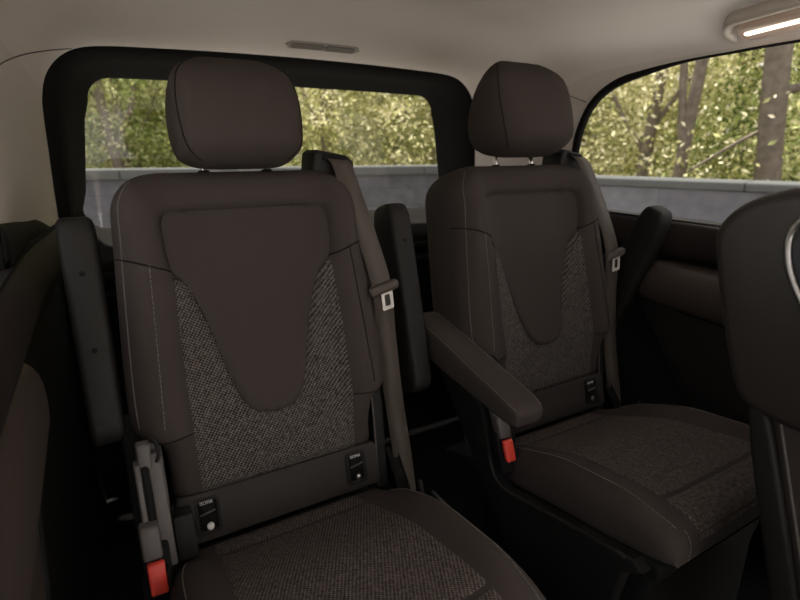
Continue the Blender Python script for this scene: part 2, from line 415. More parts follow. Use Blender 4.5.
# side walls below the sill, with the door trim built on the same pattern on both sides
def side_trim(sg, wall, labw, door, labd):
    def X(h): return CX+sg*h
    prof = [(.783,-.188),(.768,-.192),(.758,-.197),(.750,-.215),(.742,-.245),(.740,-.275),(.748,-.296),(.765,-.305),(.775,-.36),(.778,-.60),(.77,-.95),(.76,-1.04)]
    ys = [-2.2,-1,0,.4,.8,1.0,1.2,1.3,1.4,1.5,1.6,1.74] if sg < 0 else [.2,.3,.4,.6,.8,1.0,1.2,1.3,1.4,1.5,1.6,1.74]
    rows = [[Vector((X(h-.035*sstep((Y-1.15)/.5)), Y, z)) for h, z in prof] for Y in ys]
    w = struct(wall, grid(rows), M['matt'], labw, 'wall')
    # sill rail: smooth dark rail just under the glass, lit along its top
    pr = [(.772,-.190),(.757,-.194),(.747,-.205),(.738,-.232),(.735,-.262),(.741,-.286),(.756,-.292),(.772,-.280)]
    rows = [[Vector((X(h-.035*sstep((Y-1.15)/.5)-.003), Y, z)) for h, z in pr] for Y in ys[2:]]
    link('sill_rail', loft(rows), M['railp'], w, smooth=True, autosmooth=60)
    bd = []
    for Y in ([1.04+k*.034 for k in range(20)] if sg < 0 else [1.29+k*.03 for k in range(14)]):
        q = min(Y, 1.70); zt = -.118-.035*min(1, max(0, (q-1.05)/.35))-.045*sstep((q-1.42)/.2); bd.append([Vector((X(side_half(z, q)-i), q, z)) for i, z in ((-.02,-.215),(.012,-.205),(.013,zt-.02),(.009,zt-.006),(.0,zt),(-.02,zt))])
    link('pillar_foot', grid(bd), M['matt'], w)
    link('sill_seal', tube([(X(.757-.035*sstep((Y-1.15)/.5)), Y, -.193) for Y in ys[2:]], .004, 6), M['frame'], w)
    # door: armrest moulding with a rounded rear end and the lower panel with a curved rear edge
    d = tag(bpy.data.objects.new(door, None), labd, 'door', None, 'structure'); COL.objects.link(d)
    d.location = Vector((X(.76), .4, -1.0+H)); ORIG[d.name] = Vector((X(.76), .4, -1.0))
    rows = []
    ends = [0, .002, .006, .012, .02, .03, .045, .07, .11, .2, .45] + ([.9, 1.3] if sg < 0 else [.74])
    for e in ends:
        q = sqrt(max(0, 1-(1-min(1, e/.07))**2)); Y = .945-e
        mid = -.358-.02*min(1, e/.4); hh = (.008+.052*q)+.012*min(1, e/.5); dp = (.02+.045*q) if sg > 0 else (.012+.022*q)
        rg = []
        for k in range(20):
            t = 2*pi*k/20; c, s_ = cos(t), sin(t)
            sx = (abs(c)**.7)*(1 if c > 0 else -1); sz = (abs(s_)**.75)*(1 if s_ > 0 else -1)
            rg.append(Vector((X(.765-dp*max(0, sx)-.004+.02*max(0, -sx)), Y, mid+hh*sz - .012*max(0, sx))))
        rows.append(rg)
    link('armrest_moulding', loft(rows), M['vinyl'], d)
    y0 = -.6 if sg < 0 else .2
    poly = [(y0,-.44),(y0,-.95),(.30,-.95),(.50,-.90),(.62,-.80),(.715,-.70),(.80,-.60),(.875,-.50),(.93,-.43),(.965,-.37),(.965,-.35),(.90,-.40),(.80,-.44),(.5,-.455)]
    link('lower_panel', prism(poly, 'x', X(.742 if sg > 0 else .764), X(.775 if sg > 0 else .79), .006), M['vinyl'] if sg < 0 else M['plastic'], d, autosmooth=40)  # left panel coloured browner for light from the right window, right darker as backlit
    ed = smooth_path([(X(.742 if sg > 0 else .764), y, z) for y, z in ((.975,-.335),(.965,-.37),(.93,-.43),(.875,-.50),(.80,-.60),(.715,-.70),(.62,-.80),(.50,-.90))], 5)
    link('edge_bead', tube(ed, .006, 8), M['matt'], d)
side_trim(1, 'wall_right', 'black lower side wall to the right of the right seat', 'door_1', 'right side door trim, lower panel darkened as backlit, with armrest moulding under the window')
side_trim(-1, 'wall_left', 'black lower side wall to the left of the left seat', 'door_2', 'left side door trim, lower panel browned as lit, at the left edge of the picture')
# dark ledge where the left pillar trim meets the lower wall
struct('floor', rbox(CX-.80, CX+.80, -2.2, 1.80, -1.10, -1.04, .004), M['carpet'], 'black carpeted cabin floor', 'floor')

# seat rails in the floor
for x, lb in ((-.02,'floor rail under the left side of the left seat'),(.50,'floor rail under the right side of the left seat'),(.76,'floor rail under the left side of the right seat'),(1.13,'floor rail under the right side of the right seat')):
    r = empty('floor_rail', (x, .5, -1.04), 'steel '+lb, 'floor rail', 'seat rails in the cabin floor')
    link('channel', rbox(x-.022, x+.022, -.3, 1.15, -1.04, -1.032, .002, 2), M['matt'], r)
    for s in (-.016, .016): link('lip', rbox(x+s-.004, x+s+.004, -.3, 1.15, -1.034, -1.028, .0015, 2), M['steel'], r)

# ------------------------------------------------------------------ interior lamp over the right window
th_ = Vector((-.165,0,.062)).normalized(); nl = Vector((-.062,0,-.165)).normalized()
ya = Vector((0,cos(radians(8)),0))-th_*sin(radians(8)); tb_ = ya.cross(nl); tb_ = tb_ if tb_.dot(th_) > 0 else -tb_
lc = Vector((CX+.672, .515, .2692))+nl*.008
def lamp_pt(a, b, c): return lc + ya*a + tb_*b + nl*c      # a along the car, b up the roof, c out of the lining
lamp = empty('interior_lamp', lc+Vector((0,0,-.001)), 'oval grey interior lamp with warm lit strip above right side window', 'lamp')
def oval(l, w, c, r=None):
    return [lamp_pt(a, b, c) for a, b in rrect(l, w, r or w/2*.98, 8)]
link('housing', loft([oval(.52,.116,-.03), oval(.52,.116,.003), oval(.512,.108,.010), oval(.49,.092,.010), oval(.48,.084,.004), oval(.475,.080,-.002)]), M['housing'], lamp)
link('lens', loft([oval(.46,.060,-.01), oval(.46,.060,.006), oval(.45,.052,.011)]), M['lens'], lamp)
link('light_strip', loft([[lamp_pt(a, b+.006, c) for a, b in rrect(.42,.012,.005,4)] for c in (.002,.013)]), M['lamp'], lamp)

# flat slot in the headliner above the rear window
sl = empty('roof_cover', (.65, 1.59, .30), 'narrow brown grey slotted cover in the headliner above rear window', 'cover')
def roof_z(x, Y):
    rp, pts = ring(Y); return interp(abs(x-CX), sorted([(p.x, p.z) for p in pts]))
def slab(x0, x1, y0, y1, lift, m=16):
    rows = []
    for k in range(m+1):
        x = x0+(x1-x0)*k/m; e = sqrt(max(0, 1-(2*k/m-1)**14)); yc = (y0+y1)/2; hw = (y1-y0)/2*max(.05, e)
        rows.append([Vector((x, yc-hw, roof_z(x, yc-hw)+.004)), Vector((x, yc-hw, roof_z(x, yc-hw)-lift)), Vector((x, yc+hw, roof_z(x, yc+hw)-lift)), Vector((x, yc+hw, roof_z(x, yc+hw)+.004))])
    return loft(rows)
link('bezel', slab(.530, .765, 1.566, 1.614, .0030), M['slot'], sl, autosmooth=40)
link('slot', slab(.545, .650, 1.573, 1.607, .0048), M['slot2'], sl, autosmooth=40)
link('slot', slab(.650, .748, 1.573, 1.607, .0048), M['vinyl'], sl, autosmooth=40)

# ------------------------------------------------------------------ the two rear seats
REC = radians(15.5)
SR, CR = sin(REC), cos(REC)
def BK(c, u, s, n):
    """backrest coordinates: u across, s up the back, n out of its front face"""
    return Vector((c+u, 1.0+s*SR-n*CR, -.25+s*CR+n*SR))
TOP, BOT = .223, -.384
W_TAB = [(-.384,.203),(-.30,.205),(-.272,.212),(-.262,.236),(-.25,.249),(-.23,.254),(-.15,.253),(0,.244),(.13,.235),(.217,.233)]
def WB(s):
    w = sinterp(s, W_TAB); rc = .085; top = TOP
    if s > top-rc: w -= rc - sqrt(max(0, rc*rc-(s-(top-rc))**2))
    return w
CEN = [(-.262,.0),(-.2605,.022),(-.255,.036),(-.245,.048),(-.23,.058),(-.20,.069),(-.15,.082),(-.10,.093),(-.05,.107),(-.025,.1155),(-.005,.123),(.010,.132),(.022,.144),(.036,.152),(.06,.156),(.10,.1575),(.122,.157),(.133,.152),(.139,.145),(.142,.135),(.1425,.125)]
def front(u, s):
    au = abs(u); w = WB(s)
    bol = .042*exp(-((au-.195)/.052)**2)*sstep((s+.36)/.12)*sstep((TOP-s)/.14+.25)
    v = .004+bol + .006*exp(-(s/.12)**2)*(1-min(1, au/.2)**2)
    v -= .021*sstep((chw(s)+.014-au)/.022)*sstep((.156-s)/.022)*sstep((s+.27)/.2)
    r = .034
    d = w-au
    if d < r: v -= r - sqrt(max(0, r*r-(r-max(0, d))**2))
    rt = .05; dt = TOP-s
    if dt < rt: v -= rt - sqrt(max(0, rt*rt-(rt-max(0, dt))**2))
    rb = .02; db = s-BOT
    if db < rb: v -= rb - sqrt(max(0, rb*rb-(rb-max(0, db))**2))
    return v
def chw(s): return sinterp(max(s, -.2605), CEN) if s < .1425 else .12
def back_mesh(c):
    ss = [BOT+.0005, BOT+.003, BOT+.008, BOT+.02] + [BOT+.02+(TOP-.06-BOT-.02)*k/56 for k in range(1, 57)] + [TOP-.06+.06*sin(pi/2*k/12) for k in range(1, 12)] + [TOP-.0004]
    rings_ = []
    NU = 64
    for s in ss:
        w = WB(s); r = []
        for k in range(NU+1):
            t = -1+2*k/NU; u = w*(1-(1-abs(t))**1.35)*(1 if t > 0 else -1)
            r.append(BK(c, u, s, front(u, s)))
        e = front(w, s)
        bt = .05; dt = TOP-s; tb = 0
        if dt < bt: tb = bt - sqrt(max(0, bt*bt-(bt-max(0, dt))**2))
        bk = -.148+tb*.9
        bk = min(bk, e-.004)
        for q, nn in ((1.0, .25), (1.0, .55), (.995, .8), (.97, .95), (.92, 1), (.6, 1.02), (.3, 1.03), (0, 1.03), (-.3, 1.03), (-.6, 1.02), (-.92, 1), (-.97, .95), (-.995, .8), (-1, .55), (-1, .25)):
            r.append(BK(c, w*q, s, e+(bk-e)*nn))
        rings_.append(r)
    return loft(rings_)
MESHO = [(-.382,.155),(-.30,.157),(-.2,.157),(-.1,.156),(-.05,.154),(0,.152),(.035,.149)]
def seat_patch(c, s0, s1, hw, off, puff=0, pr=.014, nu=48, ns=70, outline=None):
    rows = []
    for i in range(ns+1):
        s = s0+(s1-s0)*i/ns; w = max(.0005, hw(s)); row = []
        for k in range(nu+1):
            u = w*(-1+2*k/nu); o = off
            if puff:
                d = min(sqrt((u-a)**2+(s-b)**2) for a, b in outline)
                o = off - .006 + puff*sqrt(max(0, 1-(1-min(1, d/pr))**2))
            row.append(BK(c, u, s, front(u, s)+o))
        rows.append(row)
    return grid(rows)
def on_back(c, pts, off=.0012): return [BK(c, u, s, front(u, s)+off) for u, s in pts]
cen_hw = lambda s: sinterp(s, CEN) if s > -.2605 else interp(s, CEN)
cen_out = []
for i in range(200):
    s = -.262+(.1425+.262)*i/199; w = cen_hw(s); cen_out += [(w, s), (-w, s)]
for i in range(24): cen_out += [(-.10+.2*i/23, .1425)]
def dashes(path, r=.0009, dash=.006, gap=.0014):
    """a run of thread stitches along a path"""
    mb = MB(); P = path; acc = 0; cur = []; on = True
    fine_ = []
    for a, b in zip(P, P[1:]):
        m = max(1, int((b-a).length/.0015))
        for k in range(m): fine_.append(a.lerp(b, k/m))
    fine_.append(P[-1]); cur = [fine_[0]]
    for a, b in zip(fine_, fine_[1:]):
        acc += (b-a).length
        if on: cur.append(b)
        if on and acc > dash:
            if len(cur) > 1: mb.join(tube([cur[0], cur[len(cur)//2], cur[-1]], r, 4))
            on = False; acc = 0
        elif not on and acc > gap:
            on = True; acc = 0; cur = [b]
    return mb

# headrest
def head_mesh(c, n0, gw=1):
    rows = []; s0, s1 = .224+n0, .434+n0*1.7+(.022 if gw > 1 else 0)
    ts = [0, .004, .015, .035, .065, .10, .15, .22, .3, .4, .5, .6, .7, .78, .85, .90, .94, .97, .99, .998, 1]
    for t in ts:
        s = s0+(s1-s0)*t
        w = sinterp(t, [(0,.108),(.12,.118),(.4,.125),(.62,.1235),(.8,.115),(.92,.105),(1,.095)])
        fr = sinterp(t, [(0,.052),(.2,.066),(.5,.064),(.8,.046),(1,.012)])
        bk = sinterp(t, [(0,-.075),(.18,-.105),(.36,-.115),(.6,-.090),(.85,-.045),(1,-.025)])
        w *= gw; fr *= gw; bk *= gw
        e = .20; k = 1
        if t < e: k = sqrt(max(0, 1-(1-t/e)**2))
        if t > .72: k = sqrt(max(0, 1-((t-.72)/.28)**2))
        ins = (1-k)
        w2 = w-.050*ins; m = (fr+bk)/2; hd = (fr-bk)/2; hd2 = max(.002, hd-hd*.93*ins if t < .5 else hd-hd*.9*ins)
        ring_ = []
        for q in range(48):
            a = 2*pi*q/48; cc, sn = cos(a), sin(a); ex = .42
            x = (abs(cc)**ex)*(1 if cc > 0 else -1); y = (abs(sn)**(.62))*(1 if sn > 0 else -1)
            ring_.append(BK(c, w2*x, s, m+hd2*y))
        rows.append(ring_)
    return loft(rows), rows

# cushion
CB = .888                                 # its back edge
def cush_top(u, y):
    """height of the seat base; y from .905 (back) to .385 (front)"""
    t = (CB-y)/(CB-.385)
    z = -.725+.075*sstep(t/.55)*.75+.062*t
    z -= .010*max(0, (t-.8)/.2)**2
    au = abs(u)
    z += .026*exp(-((au-.205)/.042)**2)*sstep(t/.25)*sstep((1.03-t)/.3)
    return z
CW_TAB = [(.375,.225),(.40,.236),(.45,.241),(.6,.243),(.75,.240),(.84,.225),(.888,.213)]
def CW(y): return sinterp(y, CW_TAB)
YF = .378
def cush_z(u, y):
    z = cush_top(u, y); w = CW(y); d = w-abs(u); r = .03
    if d < r: z -= r - sqrt(max(0, r*r-(r-max(0, d))**2))
    dy = y-YF; r2 = .035
    if dy < r2: z -= r2 - sqrt(max(0, r2*r2-(r2-max(0, dy))**2))
    return z
def cushion_mesh(c):
    ys = [YF+.0003, YF+.002, YF+.006, YF+.012, YF+.02, YF+.03]+[YF+.035+(CB-YF-.035)*k/30 for k in range(31)]
    rings_ = []; NU = 56
    for y in ys:
        w = CW(y); r = []
        for k in range(NU+1):
            t = -1+2*k/NU; u = w*(1-(1-abs(t))**1.3)*(1 if t > 0 else -1)
            r.append(Vector((c+u, y, cush_z(u, y))))
        zb = sinterp(y, [(.375,-.672),(.5,-.70),(.7,-.735),(.905,-.79)]); e = cush_z(w, y)
        for q, k in ((1, .3), (1.0, .6), (.995, .9), (.97, 1.0), (.6, 1.05), (0, 1.05), (-.6, 1.05), (-.97, 1.0), (-.995, .9), (-1, .6), (-1, .3)):
            r.append(Vector((c+w*q, y, e+(zb-e)*k)))
        rings_.append(r)
    return loft(rings_)
def cush_seam(y): return sinterp(y, [(YF,.172),(.45,.172),(.6,.163),(.75,.156),(CB,.154)])
def cush_patch(c, y0, y1, off, rnd=.005):
    rows = []; ny = max(8, int((y1-y0)/.008)); nu = 44
    for i in range(ny+1):
        y = y0+(y1-y0)*i/ny; w = cush_seam(y); row = []
        for k in range(nu+1):
            tt = -1+2*k/nu; u = w*tt
            d = min(w-abs(u), y-y0 if y0 > YF+.01 else 1, y1-y)
            o = off-.005+.005*sqrt(max(0, 1-(1-min(1, max(0, d)/rnd))**2))
            row.append(Vector((c+u, y, cush_z(u, y)+o)))
        rows.append(row)
    return grid(rows)
def cyl(p0, p1, r, n=14): return tube([p0, p0.lerp(p1, .5), p1], r, n)
def frame_slab(c, outl, s_c, u_c, n0, n1, inner=None):
    """rounded plate (or ring when inner is given) on the panel plane"""
    pass
def text_mesh(body, size):
    cu = bpy.data.curves.new('t', 'FONT'); cu.body = body; cu.size = size; cu.align_x = 'CENTER'; cu.align_y = 'CENTER'; cu.extrude = .0004
    ob = bpy.data.objects.new('t', cu); COL.objects.link(ob)
    bpy.context.view_layer.update()
    me = bpy.data.meshes.new_from_object(ob.evaluated_get(bpy.context.evaluated_depsgraph_get()))
    mb = MB(); mb.add([v.co.copy() for v in me.vertices], [list(p.vertices) for p in me.polygons])
    bpy.data.objects.remove(ob); bpy.data.meshes.remove(me); return mb
TXT = text_mesh('ISOFIX', .0098)

def strap(path, wdir, w, th=.0014):
    """flat webbing along a path; wdir gives the width direction per point"""
    rows = []
    P = [Vector(p) for p in path]
    for i, p in enumerate(P):
        t = (P[min(i+1, len(P)-1)]-P[max(i-1, 0)]).normalized()
        d = wdir(i/(len(P)-1)) if callable(wdir) else wdir
        d = (d-t*d.dot(t)).normalized(); nn = t.cross(d)
        rows.append([p-d*w/2-nn*th, p+d*w/2-nn*th, p+d*w/2+nn*th, p-d*w/2+nn*th])
    return loft(rows)

def armrest_mesh(axis, up, side, L_, prof, wprof, o):
    """padded arm: o = pivot end; axis along it, up across it, side its width"""
    rows = []
    for i, t in enumerate([0,.006,.02,.045,.08,.13,.2,.3,.4,.5,.6,.7,.8,.86,.91,.95,.975,.99,1]):
        hgt = sinterp(t, prof); wid = sinterp(t, wprof); k = 1
        if t < .08: k = sqrt(max(0, 1-(1-t/.08)**2))
        if t > .9: k = sqrt(max(0, 1-((t-.9)/.1)**2))
        k = max(k, .04); kh = .55+.45*k if t > .5 else .35+.65*k; kw = .72+.28*k
        if t in (0, 1): kh *= .93; kw *= .93
        c0 = o+axis*L_*t; r = []
        for q in range(32):
            a = 2*pi*q/32; cc, sn = cos(a), sin(a); ex = .36
            x = (abs(cc)**ex)*(1 if cc > 0 else -1); y = (abs(sn)**ex)*(1 if sn > 0 else -1)
            r.append(c0+side*wid/2*kw*x+up*hgt/2*kh*y)
        rows.append(r)
    return loft(rows), rows

def make_seat(c, label, arm_left, arm_right, hraise=0, hshift=0):
    root = empty('rear_seat', (c, .72, -1.04), label, 'car seat', None)
    P = lambda name, mb, mat, par=root, **kw: link(name, mb, mat, par, **kw)
    # ---- backrest and what is sewn to it
    b = P('backrest', back_mesh(c), M['cloth'])
    P('woven_panel', seat_patch(c, -.381, .034, lambda s: interp(s, MESHO), .0018, nu=64), M['mesh'], b)['label'] = 'lighter woven panel around the centre of the backrest'
    P('centre_panel', seat_patch(c, -.262, .1425, cen_hw, .0100, .0090, .014, outline=cen_out), M['cloth2'], b)
    sh = []
    for sg in (-1, 1):
        P('seam', tube(on_back(c, [(sg*(.137+(.245-.137)*k/20), .030+.038*(k/20)**1.3) for k in range(21)], .0006), .0016, 6), M['groove'], b)
        if sg > 0:
            P('seam', tube(on_back(c, [(.188+.016*k/40, .048-.29*k/40) for k in range(41)], .0004), .0011, 5), M['groove'], b)
            continue
        P('stitching', dashes(on_back(c, [(sg*(.188+.016*k/40), .048-.29*k/40) for k in range(41)], .0008)), M['thread'], b)
        pth = [(sg*(WB(s)-.012), s) for s in [-.235+(.435)*k/50 for k in range(40)]]
        pth += [(sg*(WB(s)-.012), s) for s in [.115+.085*k/16 for k in range(17)]]
        P('piping', tube(on_back(c, pth, .0006), .0013, 5), M['piping'], b)
    lowline = [(-.20+.40*k/24, -.262) for k in range(25)]
    for sg in (-1, 1):
        P('seam', tube(on_back(c, [(sg*(.160+.055*k/8), -.262-.004*k/8) for k in range(9)], .0006), .0012, 5), M['groove'], b)
    # ---- headrest on two posts
    hm, rows = head_mesh(c+.010+hshift, hraise, 1.07 if hraise else 1)
    h = P('headrest', hm, M['cloth'])
    for sg in (-1, 1):
        P('post', cyl(BK(c, sg*.062, .18, -.035), BK(c, sg*.062, .27, -.030), .0055), M['chrome'], h)
        P('post_sleeve', cyl(BK(c, sg*.062, .19, -.035), BK(c, sg*.062, .2235, -.034), .011), M['plastic'], h)
        sp = []
        for r in rows[3:-3]:
            # vertical seam where the face meets the side gusset
            k = 6 if sg > 0 else 18
            sp.append(r[k]*1.0)
        sp = []
        for r in rows[3:-2]:
            cc = sum(r, Vector())/len(r); k = 5 if sg > 0 else 19
            p = r[k]; sp.append(p+(p-cc).normalized()*.0006)
        P('seam', tube(sp, .0012, 5), M['groove'], h)
    # ---- panel with the two child seat anchor slots
    def iso(u, s, n): return BK(c, u, s, n)
    rp = rrect(.412, .094, .012, 5)
    anc = P('anchor_panel', loft([[iso(u, s-.428, n) for u, s in [(a*k, b_*k2) for a, b_ in rp]] for n, k, k2 in ((-.045,1,1),(-.006,1,1),(-.0015,.994,.97),(0,.984,.93))]), M['panel'])
    for sg in (-1, 1):
        uc, sc_ = sg*.153, -.426
        o1 = rrect(.046,.070,.008,4); o2 = rrect(.036,.060,.006,4); o3 = rrect(.030,.054,.004,4)
        def rg(o, n): return [iso(uc+a, sc_+b_, n) for a, b_ in o]
        fr = grid([rg(o1,-.001), rg(o1,.0035), rg(o2,.0035), rg(o3,.0005)], True)
        bz = P('anchor_bezel', fr, M['plastic'], anc, autosmooth=30)
        sl_ = MB().add(rg(o3,.0006), [list(range(len(o3)))])
        sl2 = loft([rg(o3,.0002), rg(o3,.0007)])
        P('anchor_slot', sl2, M['matt'], anc)
        P('anchor_bar', cyl(iso(uc-.014, sc_+.004, .004), iso(uc+.014, sc_+.009, .004), .0018, 8), M['gplastic'], anc)
        tm = MB(); tm.add([iso(uc+v.x*.82, sc_+.025+v.y*.9, .0016+v.z) for v in TXT.v], TXT.f)
        P('lettering', tm, M['white'], anc, smooth=False)['label'] = 'small white letters over the anchor slot'
        dot = loft([[iso(uc+.002+.0068*k*cos(a), sc_-.0205+.0072*k*sin(a), n) for a in [2*pi*i/18 for i in range(18)]] for n, k in ((.0006,1),(.0045,.95),(.006,.7))])
        P('anchor_badge', dot, M['steel' if sg > 0 else 'white'], anc)
    # ---- cushion
    cu = P('cushion', cushion_mesh(c), M['cloth'])
    for y0, y1 in ((.8275,.884),(.4595,.826),(YF+.0008,.458)):
        P('woven_panel', cush_patch(c, y0, y1, .0022), M['rib'], cu)
    for sg in (-1, 1):
        pt = [Vector((c+sg*(CW(y)-.024), y, cush_z(sg*(CW(y)-.024), y)+.0008)) for y in [.40+.43*k/40 for k in range(41)]]
        P('stitching', dashes(pt, .0010, .007, .0014), M['thread'], cu)
    # front corner seams
    for sg in (-1, 1):
        y = YF
        pt = []
        for k in range(13):
            d = .006+.058*k/12; yy = YF+(.035-sqrt(max(0, .035**2-(.035-min(d, .035))**2)))
            pt.append(Vector((c+sg*(CW(YF)-.026), yy-.0018, cush_top(sg*.2, YF+.03)-d)))
        P('stitching', dashes(pt, .0010, .006, .0014), M['thread'], cu)
    # ---- pedestal and side shells
    base = P('pedestal', rbox(c-.19, c+.19, .44, .93, -1.04, -.735, .02), M['matt'])
    P('seat_pan', prism([(.41,-.70),(.41,-.735),(.92,-.83),(1.06,-.86),(1.06,-.82),(.93,-.775)], 'x', c-.225, c+.225, .006), M['matt'])
    shell = [(1.03,-.47),(1.045,-.53),(1.01,-.57),(.93,-.665),(.86,-.745),(.77,-.845),(.68,-.95),(.615,-1.03),(.50,-1.03),(.475,-.90),(.445,-.72),(.41,-.692),(.43,-.678),(.53,-.695),(.66,-.722),(.755,-.742),(.80,-.725),(.82,-.66),(.85,-.585),(.92,-.545),(.965,-.46)]
    shell_low = shell[3:15]+[(.755,-.742),(.85,-.735),(.93,-.70)]
    for sg in (-1, 1):
        x0, x1 = c+sg*.243, c+sg*.272
        sd = P('side_shell', prism(shell if sg < 0 else shell_low, 'x', min(x0, x1), max(x0, x1), .007), M['matt'], autosmooth=40)
        rim = smooth_path([(x1-sg*.002, y, z) for y, z in ((.445,-.683),(.53,-.698),(.66,-.726),(.745,-.745),(.790,-.733),(.815,-.69))], 5)
        P('rim', tube(rim, .005, 7), M['plastic'], sd)
        # hinge cover beside the foot of the backrest
        hc = prism([(.905,-.745),(.945,-.735),(1.02,-.50),(1.00,-.44),(.965,-.44),(.93,-.55)], 'x', min(c+sg*.212, c+sg*.243), max(c+sg*.212, c+sg*.243), .006)
        hco = P('hinge_cover', hc, M['gplastic'] if sg < 0 else M['plastic'], autosmooth=40)
        P('edge_bead', tube(smooth_path([(c+sg*.214, .902, -.735),(c+sg*.214, .926, -.55),(c+sg*.214, .962, -.445)], 5), .0022, 6), M['piping'], hco)
    # ---- reclining lever bracket with its slot, and the belt buckle, on the left side
    bx = c-.243
    def br(u, y, z): return Vector((bx+u, y, z))
    bracket = MB()
    def bar(u0, u1, z0, z1, y0, y1, dep=.02, bev=.003):
        # upright box leaning with the backrest, from (y0,z0) to (y1,z1)
        m = rbox(u0, u1, -dep/2, dep/2, 0, 1, 0)
        for v in m.v:
            t = v.z; v.z = z0+(z1-z0)*t; v.y = y0+(y1-y0)*t+v.y; v.x += bx
        bmx = bmesh.new(); vs = [bmx.verts.new(v) for v in m.v]
        for f in m.f: bmx.faces.new([vs[i] for i in f])
        bmesh.ops.bevel(bmx, geom=list(bmx.edges), offset=bev, segments=2, affect='EDGES', profile=.5)
        return from_bm(bmx)
    bk = P('lever_bracket', bar(.004,.026,-.665,-.490,.802,.870), M['gplastic'])
    P('rail', bar(-.017,-.007,-.625,-.500,.812,.862), M['gplastic'], bk)
    P('cap', bar(-.010,.012,-.512,-.472,.860,.874,.020,.004), M['gplastic'], bk)
    P('slot', bar(-.007,.004,-.64,-.505,.804,.858,.020), M['matt'], bk)
    P('hook', tube(smooth_path([br(.014,.872,-.466), br(.021,.864,-.474), br(.023,.856,-.492), br(.018,.850,-.502)], 5), .0030, 8), M['plastic'], bk)
    P('side_block', bar(.028,.062,-.688,-.615,.835,.86,.03), M['plastic'], bk)
    bu = P('belt_buckle', bar(-.026,.016,-.715,-.622,.775,.808,.026,.005), M['matt'])
    P('sleeve', bar(-.024,.006,-.634,-.585,.792,.812,.026,.005), M['gplastic'], bu)
    rb_ = P('release_button', bar(-.020,.006,-.682,-.637,.763,.780,.012,.003), M['red'], bu)
    rb_['label'] = 'red release button'
    P('button_slot', bar(.0065,.0115,-.676,-.648,.763,.776,.012,.0015), M['matt'], bu)
    # ---- belt: outlet in the shoulder, webbing with its tongue, lower end beside the cushion
    gd = prism([(c+.150,-.085),(c+.158,-.012),(c+.170,-.004),(c+.236,-.016),(c+.252,-.030),(c+.252,-.085)], 'y', 1.072, 1.150, .008)
    bg = P('belt_outlet', gd, M['plastic'], autosmooth=40)
    P('outlet_slot', prism([(c+.176,-.024),(c+.180,-.012),(c+.230,-.020),(c+.236,-.034)], 'y', 1.064, 1.078, .003), M['matt'], bg)
    belt = smooth_path([(c+.203,1.085,-.022),(c+.210,1.050,-.032),(c+.216,1.016,-.085),(c+.232,.975,-.180),(c+.249,.945,-.280),(c+.261,.945,-.40),(c+.272,.935,-.54),(c+.281,.91,-.68),(c+.284,.885,-.80)], 8)
    be = P('seat_belt', strap(belt, lambda t: Vector((1, -.12-.15*t, -.12-.05*t)), .043), M['belt'])
    tg = Vector((c+.251,.938,-.285)); dx = Vector((.96,-.10,.24)).normalized(); dz = Vector((.13,.02,-.99)).normalized(); dn = dx.cross(dz).normalized()
    def tb(a, b_, d): return tg+dx*a+dz*b_+dn*d
    sgn = 1 if dn.y < 0 else -1
    P('tongue_grip', loft([[tb(a*k, b_*k2, d*sgn) for a, b_ in rrect(.066,.020,.007,4)] for d, k, k2 in ((-.008,.9,.8),(-.005,1,1),(.007,1,1),(.010,.93,.8))]), M['belt'], be)
    tl = grid([[tb(a+.004, b_+.028, d*sgn) for a, b_ in o] for o, d in ((rrect(.026,.042,.003,3),.003),(rrect(.026,.042,.003,3),.0055),(rrect(.013,.026,.002,3),.0055),(rrect(.013,.026,.002,3),.003),(rrect(.026,.042,.003,3),.003))], True)
    P('latch_plate', tl, M['bright'], be, autosmooth=30)['label'] = 'bright steel latch plate'
    # ---- armrests
    for a in (arm_left, arm_right):
        m, rows = armrest_mesh(*a['args'])
        ar = P('armrest', m, a['mat'], autosmooth=None)
        if a['down']:
            for k in (4, 12):
                P('stitching', dashes([r[k]+Vector((0,0,.0007)) for r in rows[3:-2]], .0008, .006, .0014), M['thread'], ar)
            e = a['args']; pv = e[6]+e[0]*.045-e[2]*.0365
            P('pivot_cap', loft([[pv-e[2]*d+Vector((0, .021*k*cos(t), .021*k*sin(t))) for t in [2*pi*i/24 for i in range(24)]] for d, k in ((-.006,1),(.0015,1),(.003,.85))]), M['plastic'], ar)
        else:
            e = a['args']
            for t in a.get('screws', ()):
                q = e[6]+e[0]*e[3]*t+e[1]*(interp(t, e[4])/2+.0002)
                P('screw', loft([[q+e[2]*.0045*k*cos(w_)+e[0]*.0045*k*sin(w_)+e[1]*d for w_ in [2*pi*i/12 for i in range(12)]] for d, k in ((-.004,1),(.0008,1),(.0014,.7))]), M['matt'], ar)
    return root

def up_arm(c, uc, wid, s0, s1, ncen, depth, lean=0, screws=()):
    ax = Vector((0, SR, CR)); 
    ang = radians(lean); ax = Vector((0, sin(REC-ang), cos(REC-ang))); up = Vector((0, -cos(REC-ang), sin(REC-ang)))
    return dict(args=(ax, up, Vector((1,0,0)), s1-s0, [(0,depth*1.0),(.5,depth),(1,depth*.86)], [(0,wid*.9),(1,wid)], BK(c, uc, s0, ncen)), mat=M['plastic'], down=False, screws=screws)
LC, RC = .246, .977
lseat = make_seat(LC, 'dark brown rear seat on the left, both its armrests folded up beside the backrest',
    up_arm(LC, -.290, .062, -.258, .148, -.055, .10, 0, (.42,.75)),
    up_arm(LC, .352, .060, -.31, .140, -.060, .11, 0, (.80,)))
low_arm = dict(args=(Vector((0,-.985,-.172)).normalized(), Vector((0,-.172,.985)).normalized(), Vector((1,0,0)), .425, [(0,.088),(.3,.082),(.8,.056),(1,.046)], [(0,.076),(1,.080)], Vector((RC-.301,1.080,-.438))), mat=M['cloth'], down=True)
ra = up_arm(RC, 0, .062, -.31, .11, 0, .085, 32)
